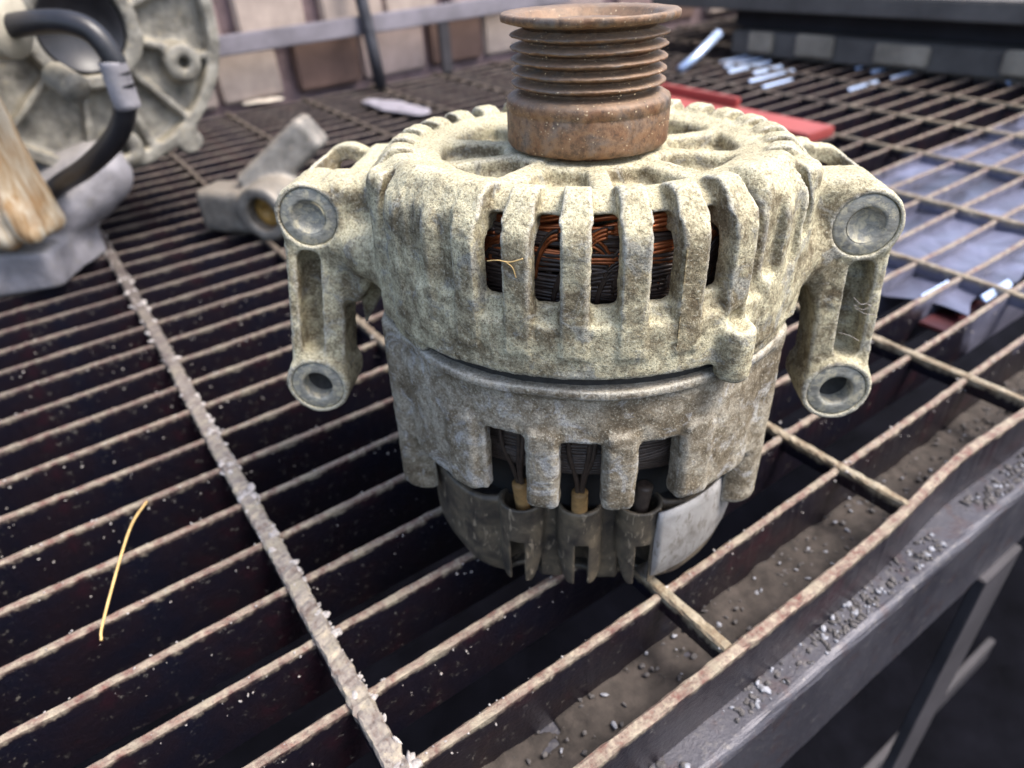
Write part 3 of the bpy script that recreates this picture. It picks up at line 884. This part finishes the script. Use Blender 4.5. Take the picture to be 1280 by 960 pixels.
rad = np.hypot(V[:, 0], V[:, 1])
n1 = vnoise(V, 4.0, 3) * .16 + vnoise(V, 1.3, 4) * .14
V[:, :2] *= (1 + n1 / np.maximum(rad, 5))[:, None]
V[:, 2] += vnoise(V, 2.0, 8) * .12
pul = link("pulley", mesh_np("pulley", V, Fq), M_rust, alt)
# dirt crumbs caught in the grooves and on the casting
pos, siz = [], []
for _ in range(520):
    t = rng.uniform(-1.9, 1.9); zr = rng.choice(ridges) - 1.2 + rng.normal(0, .7); rr_ = rng.uniform(21.4, 23.7)
    if rng.random() < .3: zr = rng.uniform(155, 168); rr_ = 25.55 if zr < 165.5 else 24.8
    if rng.random() < .12: zr = 187.5; rr_ = 26.3
    pos.append((rr_ * math.sin(t), -rr_ * math.cos(t), zr)); siz.append(rng.uniform(.04, .09) + .16 * rng.random() ** 6)
M_dust = mat_simple("tan_dust_crumbs", (.42, .33, .2), .9, 0, .5, 1.5, .1)
lumps("dust_crumbs", pos, siz, M_dust, parent=pul)

# straws of dry grass caught on the casting
def ptub(name, pts, r, mat, parent, n=7, seg=30):
    return link(name, tubes_mesh(name, [(spline(pts, seg), r, n)]), mat, parent)
M_straw = mat_simple("dry_straw", (.62, .42, .17), .6, 0, .25, 4, .05)
ptub("caught_straw", [(-26, -67.5, 137.5), (-23, -69.5, 138.5), (-20, -70, 138.2), (-16.6, -71, 139.5)], .16, M_straw, alt, 5)
ptub("caught_straw", [(-21.5, -69.8, 138.4), (-19.5, -69.4, 136.6), (-18.6, -69.2, 133.6)], .14, M_straw, alt, 5)
for q in range(5):
    a0 = np.array([84 + rng.uniform(-1, 3), -24, 100 + rng.uniform(-6, 8)])
    ptub("caught_straw", [a0, a0 + (3, -1.5, rng.uniform(-2, 3)), a0 + (7, -.5, rng.uniform(-5, 5))], .08, M_grime, alt, 4)

# ================================================================== STRAW on the grating
st = ptub("dry_straw", [(-196.5, -11, .6), (-193, -28, 3.8), (-187.5, -48, 3.4), (-179.5, -76, .6), (-177.3, -82, -1.2)], 0.5, M_straw, None, 8, 40)
st["label"] = "single bent straw-coloured dry grass stem lying across the bars at left"; st["category"] = "straw"

# ================================================================== GEARBOX, far left
M_gear = mat_simple("dull_cast_aluminium", (.20, .19, .165), .6, .15, .6, 14, .8, dust=((.27, .235, .165), .55))
M_gear_dk = mat_simple("oily_casting_shade", (.16, .155, .13), .6, .1, .4, 25, .5)
def mat_shieldrust():
    n = NT("flaking_orange_rust")
    st = n.noise(10, 5, .65, co=n.map((1, 1, .16)), dist=.5); b = n.noise(26, 4)
    c = n.ramp(st, [(.32, (.16, .085, .035)), (.45, (.36, .25, .14)), (.6, (.50, .44, .34)), (.75, (.62, .58, .50))])
    c = n.mix(n.ramp(b, [(.5, 0.), (.65, .7)]), c, (.30, .16, .06))
    n.bump([(st, 2, .7), (n.noise(3, 3), .3, .6)])
    return n.fin(c, .9)
M_rusty = mat_shieldrust()
M_pale = mat_simple("lilac_grey_casting", (.25, .24, .26), .55, .2, .4, 22, .6, dust=((.27, .25, .22), .5))
M_rubber = mat_simple("black_rubber_hose", (.018, .018, .022), .38, 0, .3, 10, .1)
NA = R_(-42)
gb = empty("gearbox_housing", (-356, 302, 0), NA,
    "big cast aluminium gearbox housing with ribbed round flange and black hose, at far left", "gearbox")
def build_gb():
    # local: x outward along the flange axis, y sideways (to the right and back), z up
    g = Grid((-190, -125, -2), (30, 125, 275), 2.2)
    x, y, z = g.x, g.y, g.z
    H = 160.
    rr = np.sqrt(y ** 2 + (z - H) ** 2); th = np.degrees(np.arctan2(z - H, y))
    disc = cyl(rr, x, 100, -16, -6, 2)
    rim = smax(cyl(rr, x, 101, -20, 6, 2), 91 - rr, 2)
    hub = smax(cyl(rr, x, 40, -20, 14, 2), 29 - rr, 2)
    D = smin(smin(disc, rim, 3), hub, 3)
    for a in (-20, -52, -75, -105, -140, 15, 50, 90, 130, 170):
        dd = rr * np.sin(np.radians(th - a)); ok = np.cos(np.radians(th - a)) > 0
        D = smin(D, np.where(ok, smax(smax(np.abs(dd) - 2.8, rr - 96, 1), np.abs(x + 4) - 8, 1.5), 50), 3)
    for a, rb in ((-27, 72), (40, 80), (-90, 84), (150, 80)):
        cy_, cz_ = rb * math.cos(R_(a)), H + rb * math.sin(R_(a))
        r1 = np.sqrt((y - cy_) ** 2 + (z - cz_) ** 2)
        D = smin(D, cyl(r1, x, 14, -18, 10, 2), 4); D = smax(D, -cyl(r1, x, 4.5, -3, 20, .5), .5)
    D = smax(D, -cyl(rr, x, 29, -14, 30, 1), 1)
    for a in (-60, -100):   # bolt lugs on the rim
        cy_, cz_ = 104 * math.cos(R_(a)), H + 104 * math.sin(R_(a))
        r1 = np.sqrt((y - cy_) ** 2 + (z - cz_) ** 2); D = smin(D, cyl(r1, x, 11, -18, 6, 2), 4)
    bodyc = cyl(rr, x, 82, -185, -12, 8)
    D = smin(D, bodyc, 6)
    # casing that bulges towards the viewer
    D = smin(D, box3(x + 90, y + 88, z - 125, 50, 30, 60, 18), 14)
    D = smin(D, capsule(g, (-90, -60, 40), (-90, -60, 120), 30, 40), 12)
    return link("casing", mesh_np("casing", *surface_nets(g, D, ((30, 1.5), (7, .7)))), M_gear, gb)
build_gb()
V, Fq = lathe([(0.01, -3), (24, -3), (27, 3), (28.8, 3), (28.8, -8)], 48)
V = np.stack([V[:, 2] + 6, V[:, 0], V[:, 1] + 160], 1)
link("shaft_seal", mesh_np("shaft_seal", V, Fq), M_rubber, gb)
inv = Matrix.Rotation(-NA, 4, 'Z') @ Matrix.Translation(Vector((356, -302, 0)))
def W2G(p): return tuple(inv @ Vector(p))
def gbtube(name, pts, r, mat, n=16, seg=40):
    return link(name, tubes_mesh(name, [(spline([W2G(p) for p in pts], seg), r, n)]), mat, gb)
h_ = gbtube("hose", [(-345, 208, 172), (-318, 210, 174), (-296, 208, 173), (-283, 208, 166), (-277, 208, 150), (-280, 208, 126), (-297, 212, 106), (-330, 222, 86), (-362, 236, 72), (-392, 250, 58)], 6.8, M_rubber)
V, Fq = lathe([(6.9, -14)] + [(7.7 + .35 * (k % 2), -13 + k * 2) for k in range(14)] + [(6.9, 14)], 32)
o = link("hose_clamp", mesh_np("hose_clamp", V, Fq), M_pale, gb); o.location = Vector(W2G((-278.6, 208, 138))) * MM
# rust-scaled heat shield, fluted
g = Grid((-465, 165, 20), (-335, 250, 172), 2.2)
D = box3(g.x + 407, g.y - 205 - .25 * (g.x + 407), g.z - 98, 34 + (g.z - 98) * -.06, 20, 58, 10) + 1.8 * np.sin(g.x * .33 + g.z * .05)
V, Q = surface_nets(g, D, ((22, 2.0), (8, .8)))
V = np.array([W2G(v) for v in V]); link("heat_shield", mesh_np("heat_shield", V, Q), M_rusty, gb)
gbtube("filter_neck", [(-420, 200, 178), (-390, 203, 178), (-350, 207, 177), (-333, 208, 176)], 21, mat_simple("stained_beige_casting", (.42, .38, .30), .8, 0, .3, 20, .4), 20)
gbtube("boss", [(-330, 225, 142), (-312, 214, 136)], 9, M_gear, 12)
g = Grid((-490, 160, 0), (-330, 335, 92), 2.2)
D = smin(capsule(g, (-385, 270, 50), (-420, 225, 24), 24, 20), capsule(g, (-420, 225, 22), (-425, 200, 12), 18, 12), 10)
D = smin(D, capsule(g, (-372, 285, 62), (-440, 262, 40), 24, 30), 12)
D = smin(D, box3(g.x + 428, g.y - 225 - .4 * (g.x + 428), g.z - 20 + .18 * (g.x + 428), 46, 34, 17, 4), 6)
D = smax(D, 1.2 - g.z, 2)
V, Q = surface_nets(g, D, ((25, 1.2), (8, .35))); V = np.array([W2G(v) for v in V])
link("mounting_foot", mesh_np("mounting_foot", V, Q), M_pale, gb)

# ================================================================== LINK ARM behind the left ear
la = empty("link_arm", (-258, 310, 0), 0, "pale cast metal link arm with a bushed eye and upright shank, behind the left ear", "link arm")
M_link = mat_simple("dusty_grey_forging", (.19, .18, .165), .5, .25, .5, 16, .6, dust=((.25, .21, .16), .5))
g = Grid((-60, -45, 0), (90, 60, 125), 2.0)
ryz = np.sqrt((g.y + 2) ** 2 + (g.z - 24) ** 2)
c30, s30 = math.cos(R_(-14)), math.sin(R_(-14))
u_ = g.x * c30 + g.y * s30; v_ = -g.x * s30 + g.y * c30
ryz = np.sqrt((u_ - 14) ** 2 + (g.z - 23.5) ** 2)
D = box3(u_ + 18, v_ + 2, g.z - 21, 34, 17, 18, 7)
D = smin(D, cyl(ryz, v_, 22.5, -22, 18, 2.5), 4)
# slab-sided shank leaning up and to the right
t_ = (g.x * .80 + (g.z - 40) * .60); n_ = (-(g.x) * .60 + (g.z - 40) * .80)
D = smin(D, smax(box3(t_ - 24, g.y - 8 - t_ * .35, n_, 36, 12, 15, 6), -t_ - 8, 2), 5)
D = smax(D, -cyl(ryz, v_, 13.5, -40, -8, 1), 1); D = smax(D, 1 - g.z, 1)
link("arm", mesh_np("arm", *surface_nets(g, D, ((20, .8),))), M_link, la)
V, Fq = lathe([(0.01, 2), (5, 2), (5.5, 0), (12.8, 1), (13.3, 4), (13.3, 8)], 36)
V = np.stack([V[:, 0], V[:, 2], V[:, 1]], 1)
o = link("bush", mesh_np("bush", V, Fq[:, ::-1]), mat_simple("amber_rubber_bush", (.30, .17, .04), .5, 0, .6, 8, .2), la)
o.rotation_euler = (0, 0, R_(-14)); o.location = (14 * c30 * MM + 13 * s30 * MM * 1, (14 * s30 - 13 * c30) * MM, 23.5 * MM)

# ================================================================== RED BAR
rb = empty("red_steel_bar", gp(5.72 * ROD, 9.9 * PITCH, 1.6), GROT, "flat red painted steel bar lying on the grating behind the pulley", "steel bar")
M_red = mat_simple("faded_red_paint", (.30, .05, .045), .55, 0, .2, 40, .3, dust=((.34, .10, .085), .35))
link("bar", boxmesh("bar", (-22, 0, 0), (22, 330, 10), 1.2), M_red, rb, False)
link("upstand", boxmesh("upstand", (14, 120, 10.4), (22, 330, 20), 1.2), M_red, rb, False)

# ================================================================== BRICK WALL behind
wl = empty("brick_wall", gp(0, 31.9 * PITCH, -60), GROT, "low wall of pale pink bricks with dark open joints beyond the grating", "wall")
mats_b = [mat_simple("pink_brick_%s" % w, c, .9, 0, .25, 40, .8) for w, c in (("pale", (.30, .235, .22)), ("rose", (.24, .165, .155)), ("brown", (.13, .08, .065)), ("beige", (.37, .30, .26)))]
bms = []
for k in range(5):
    me = boxmesh("brick", (-56, 0, -36), (56, 60, 36), 4)
    bms.append(me)
r = np.random.default_rng(21)
for row in range(5):
    xx = -560 + (row % 2) * 50
    while xx < 1500:
        Lb = r.uniform(88, 118); gapx = r.uniform(4, 9)
        if r.random() < .3: gapx = r.uniform(18, 34)
        me = bms[r.integers(0, 5)].copy(); me.materials.append(mats_b[r.choice([0, 0, 1, 2, 3, 3])])
        o = bpy.data.objects.new("brick", me); COL.objects.link(o); o.parent = wl
        o.location = ((xx + Lb / 2) * MM, r.uniform(-8, 10) * MM, (60 + 42 + row * 80 + r.uniform(-1, 1)) * MM)
        o.scale = (Lb / 112, 1, 1); o.rotation_euler = (0, r.uniform(-.012, .012), r.uniform(-.02, .02))
        xx += Lb + gapx
link("mortar", boxmesh("mortar", (-560, 14, -758), (1500, 58, 480), 0), mat_simple("dark_mauve_mortar", (.17, .12, .125), .95, 0, .4, 30, 1), wl, False)
pr_ = empty("wall_plank", gp(0, 31.3 * PITCH, 0), GROT, "lilac-grey plank leaning in front of the brick wall", "plank")
link("board", boxmesh("board", (-500, -18, 72), (820, -6, 96), 2), mat_simple("lilac_grey_paint", (.19, .175, .20), .7, 0, .35, 60, .4), pr_, False)
for a in (-440, 560):
    link("post", boxmesh("post", (a, -16, .5), (a + 18, -8, 71.5), 1), M_leg, pr_, False)
rod = tubes_mesh("steel_rod", [([(-288, 852, 2), (-292, 854, 60), (-330, 905, 330), (-344, 921, 420)], 9, 14)])
o = link("steel_rod", rod, mat_simple("dark_grey_rod", (.055, .055, .065), .5, .4, .3, 20, .2)); o["label"] = "thin dark rod leaning upright against the brick wall"; o["category"] = "rod"
# pale crumbly clod on the back of the grating, and a light chip by the wall
def clod(name, pos, sz, mat, label, cat, n=40, seed=1):
    rr = np.random.default_rng(seed)
    g = Grid((-sz[0] - 12, -sz[1] - 12, 0), (sz[0] + 12, sz[1] + 12, sz[2] + 10), max(sz) / 28)
    D = g.full()
    for k in range(9):
        c = rr.uniform(-.75, .75, 3) * np.array(sz); c[2] = abs(c[2]) * .4
        D = smin(D, np.sqrt(((g.x - c[0]) / sz[0]) ** 2 + ((g.y - c[1]) / sz[1]) ** 2 + ((g.z - c[2]) / sz[2]) ** 2) * min(sz) - min(sz) * .45, min(sz) * .3)
    D = smax(D, .6 - g.z, 1)
    V, Q = surface_nets(g, D, ((12, 1.2), (4, .5)))
    o = link(name, mesh_np(name, V, Q), mat); o.location = Vector(pos) * MM; o["label"] = label; o["category"] = cat
    return o
M_clod = mat_simple("lilac_white_clod", (.24, .225, .255), .95, 0, .25, 8, .5)
o = clod("dirt_clod", (-235, 725, 2), (62, 26, 9), M_clod, "long lilac-white crumbly clod lying on the grating left of the pulley", "clod", seed=3); o.rotation_euler = (0, 0, R_(-42))
o = clod("wood_chip", (-452, 788, 2), (30, 9, 7), mat_simple("pale_wood", (.62, .54, .44), .8, 0, .2, 9, .3), "small pale chip lying before the foot of the brick wall", "chip", seed=5); o.rotation_euler = (0, 0, R_(20))

# ================================================================== PALLET, top right
pa = empty("wooden_pallet", (190, 1018, 0), math.atan2(-295, 324), "weathered grey wooden pallet with pale blocks at the top right", "pallet")
M_wood = mat_simple("weathered_grey_wood", (.11, .10, .092), .85, 0, .3, 60, .8)
M_gap_shade = mat_simple("gap_shade_black", (.02, .02, .028), .8, 0, .4, 60, .8)  # black colour paints the shaded gap under the top boards
M_wood_l = mat_simple("pale_pallet_block", (.27, .235, .185), .85, 0, .35, 40, .6)
for y0 in (0, 125, 250, 375):
    link("top_board", boxmesh("top_board", (-90, y0, 64), (1000, y0 + 95, 88), 2), M_wood, pa, False)
link("bottom_board", boxmesh("bottom_board", (60, 12, 2), (1000, 90, 34), 2), M_wood, pa, False)
link("stringer", boxmesh("stringer", (40, 50, 34.5), (1000, 88, 63.5), 2), M_gap_shade, pa, False)
for a, w_, h_ in ((92, 40, 36), (168, 56, 37), (282, 70, 33), (436, 58, 36), (560, 80, 35), (730, 60, 36), (860, 70, 34)):
    link("block", boxmesh("block", (a, 4, 8), (a + w_, 11.5, h_), 2.4), M_wood_l, pa, False)
# ================================================================== added strips and sheet painting sky glare on the bars
def mat_glare(name, col, rough=.28):
    n = NT(name); a = n.noise(60, 4, .6, dist=.8)
    c = n.ramp(a, [(.35, tuple(v * .35 for v in col)), (.5, col), (.7, tuple(v * 1.7 for v in col))])
    n.bump([(a, 8, .5), (n.noise(15, 3), 1.5, .4)])
    return n.fin(c, rough, 0)
M_glare = mat_glare("pale_blue_sky_glare", (.10, .105, .155), .28)  # sky glare put into a pale blue colour
M_glint = mat_simple("blue_white_sky_glint", (.50, .62, .85), .25, .5, .1, 60, .1)  # glints of the sky put into a blue-white colour
def glare_sheet(name, x0, x1, y0, y1, z, amp, seed, label, cat):
    nx_, ny_ = 120, 60
    X, Y = np.meshgrid(np.linspace(x0, x1, nx_), np.linspace(y0, y1, ny_), indexing='ij')
    P = np.stack([X, Y, 0 * X], -1).reshape(-1, 3)
    Z = vnoise(P, 60, seed) * amp + vnoise(P, 16, seed + 1) * amp * .5
    e = vnoise(P, 30, seed + 2).reshape(nx_, ny_)
    P[:, 2] = z + Z
    P = P.reshape(nx_, ny_, 3)
    wx = np.linspace(1, 0, nx_)[:, None] ** 3; wy = np.linspace(1, 0, ny_)[None] ** 2
    P[:, :, 0] += wx * vnoise(np.stack([Y * 0 + 3, Y, 0 * Y], -1).reshape(-1, 3), 34, seed + 5).reshape(nx_, ny_) * 45
    P[:, :, 1] += wy * vnoise(np.stack([X, X * 0 + 7, 0 * X], -1).reshape(-1, 3), 40, seed + 6).reshape(nx_, ny_) * 26
    T_ = P.reshape(-1, 3); B_ = T_ - (0, 0, .8); V = np.concatenate([T_, B_]); n_ = nx_ * ny_
    ff = []
    for i in range(nx_ - 1):
        for j in range(ny_ - 1):
            a = i * ny_ + j; q = (a, a + ny_, a + ny_ + 1, a + 1); ff.append(q); ff.append(tuple(n_ + v for v in reversed(q)))
    o = link(name, mesh_np(name, V, ff), M_glare); o.location = Vector((GO[0], GO[1], 0)) * MM; o.rotation_euler = (0, 0, GROT)
    o["label"] = label; o["category"] = cat
    return o
glare_sheet("sky_glare", 400, 960, 42, 215, -8, 2.6, 31, "rumpled pale blue-grey sheet painting sky glare between the grating bars at right", "painted glare")  # added sheet, stands in for glare on the bar sides
def add_glint(a0, a1, b, w, z, lab, grp):  # added strip that paints one sky glint between the bars
    me = boxmesh("glint_strip", (a0, -w / 2, -.7), (a1, w / 2, .7), .3)
    o = link("glint_strip", me, M_glint, None, False)
    o.location = Vector(gp(0, b, z)) * MM; o.rotation_euler = Matrix.Rotation(GROT, 3, 'Z').to_euler()
    o.rotation_euler = (Matrix.Rotation(GROT, 3, 'Z') @ Matrix.Rotation(R_(38), 3, 'X')).to_euler()
    o["label"] = lab; o["category"] = "metal strip"  # added strip painting a sky glint, not real metal
    if grp: o["group"] = grp
of = link("metal_offcut", boxmesh("metal_offcut", (392, 34, -17), (446, 57, -14), .8), mat_simple("burgundy_paint", (.045, .006, .009), .5, 0, .5, 14, .3), None, False)
of.location = Vector((GO[0], GO[1], 0)) * MM; of.rotation_euler = (0, 0, GROT); of["label"] = "dark red painted metal offcut stuck between two bars right of the lower right ear"; of["category"] = "metal offcut"
for where, rows in (("just right of the pulley", ((862, 966, 20.5), (838, 930, 19.5), (850, 912, 18.5), (806, 900, 17.5), (790, 850, 16.5), (880, 955, 21.5))),
                    ("in front of the pallet's second block", ((955, 1015, 15.5), (948, 1026, 14.5), (842, 905, 13.5), (930, 1000, 13.5))),
                    ("at the far right edge", ((1015, 1075, 11.5), (1010, 1080, 10.5), (985, 1030, 9.5)))):
    for a0, a1, i in rows:
        add_glint(a0, a1, i * PITCH + rng.uniform(-5, 5), rng.uniform(3.5, 7), -.5, "thin bluish-white strip painting a sky glint between far bars " + where, "painted sky glints " + where)
o = link("glint_strip", tubes_mesh("glint_strip", [([(150, 868, 4), (172, 884, 16), (208, 908, 44)], 6.5, 10)]), M_glint)  # added thick shape for the largest painted glint
o["label"] = "thick blue-white painted glint leaning up from the grating just right of the pulley"; o["category"] = "painted glint"
for a0, a1, i, lb in ((398, 430, 1.9, "short blue-white painted glint beside the right ear, nearer the alternator"), (424, 458, 1.12, "short blue-white painted glint right of the ear, nearer the frame edge")):
    add_glint(a0, a1, i * PITCH + 4, 5, -2, lb, None)  # added slivers paint the two small glints by the ear
S.cycles.use_adaptive_sampling = True
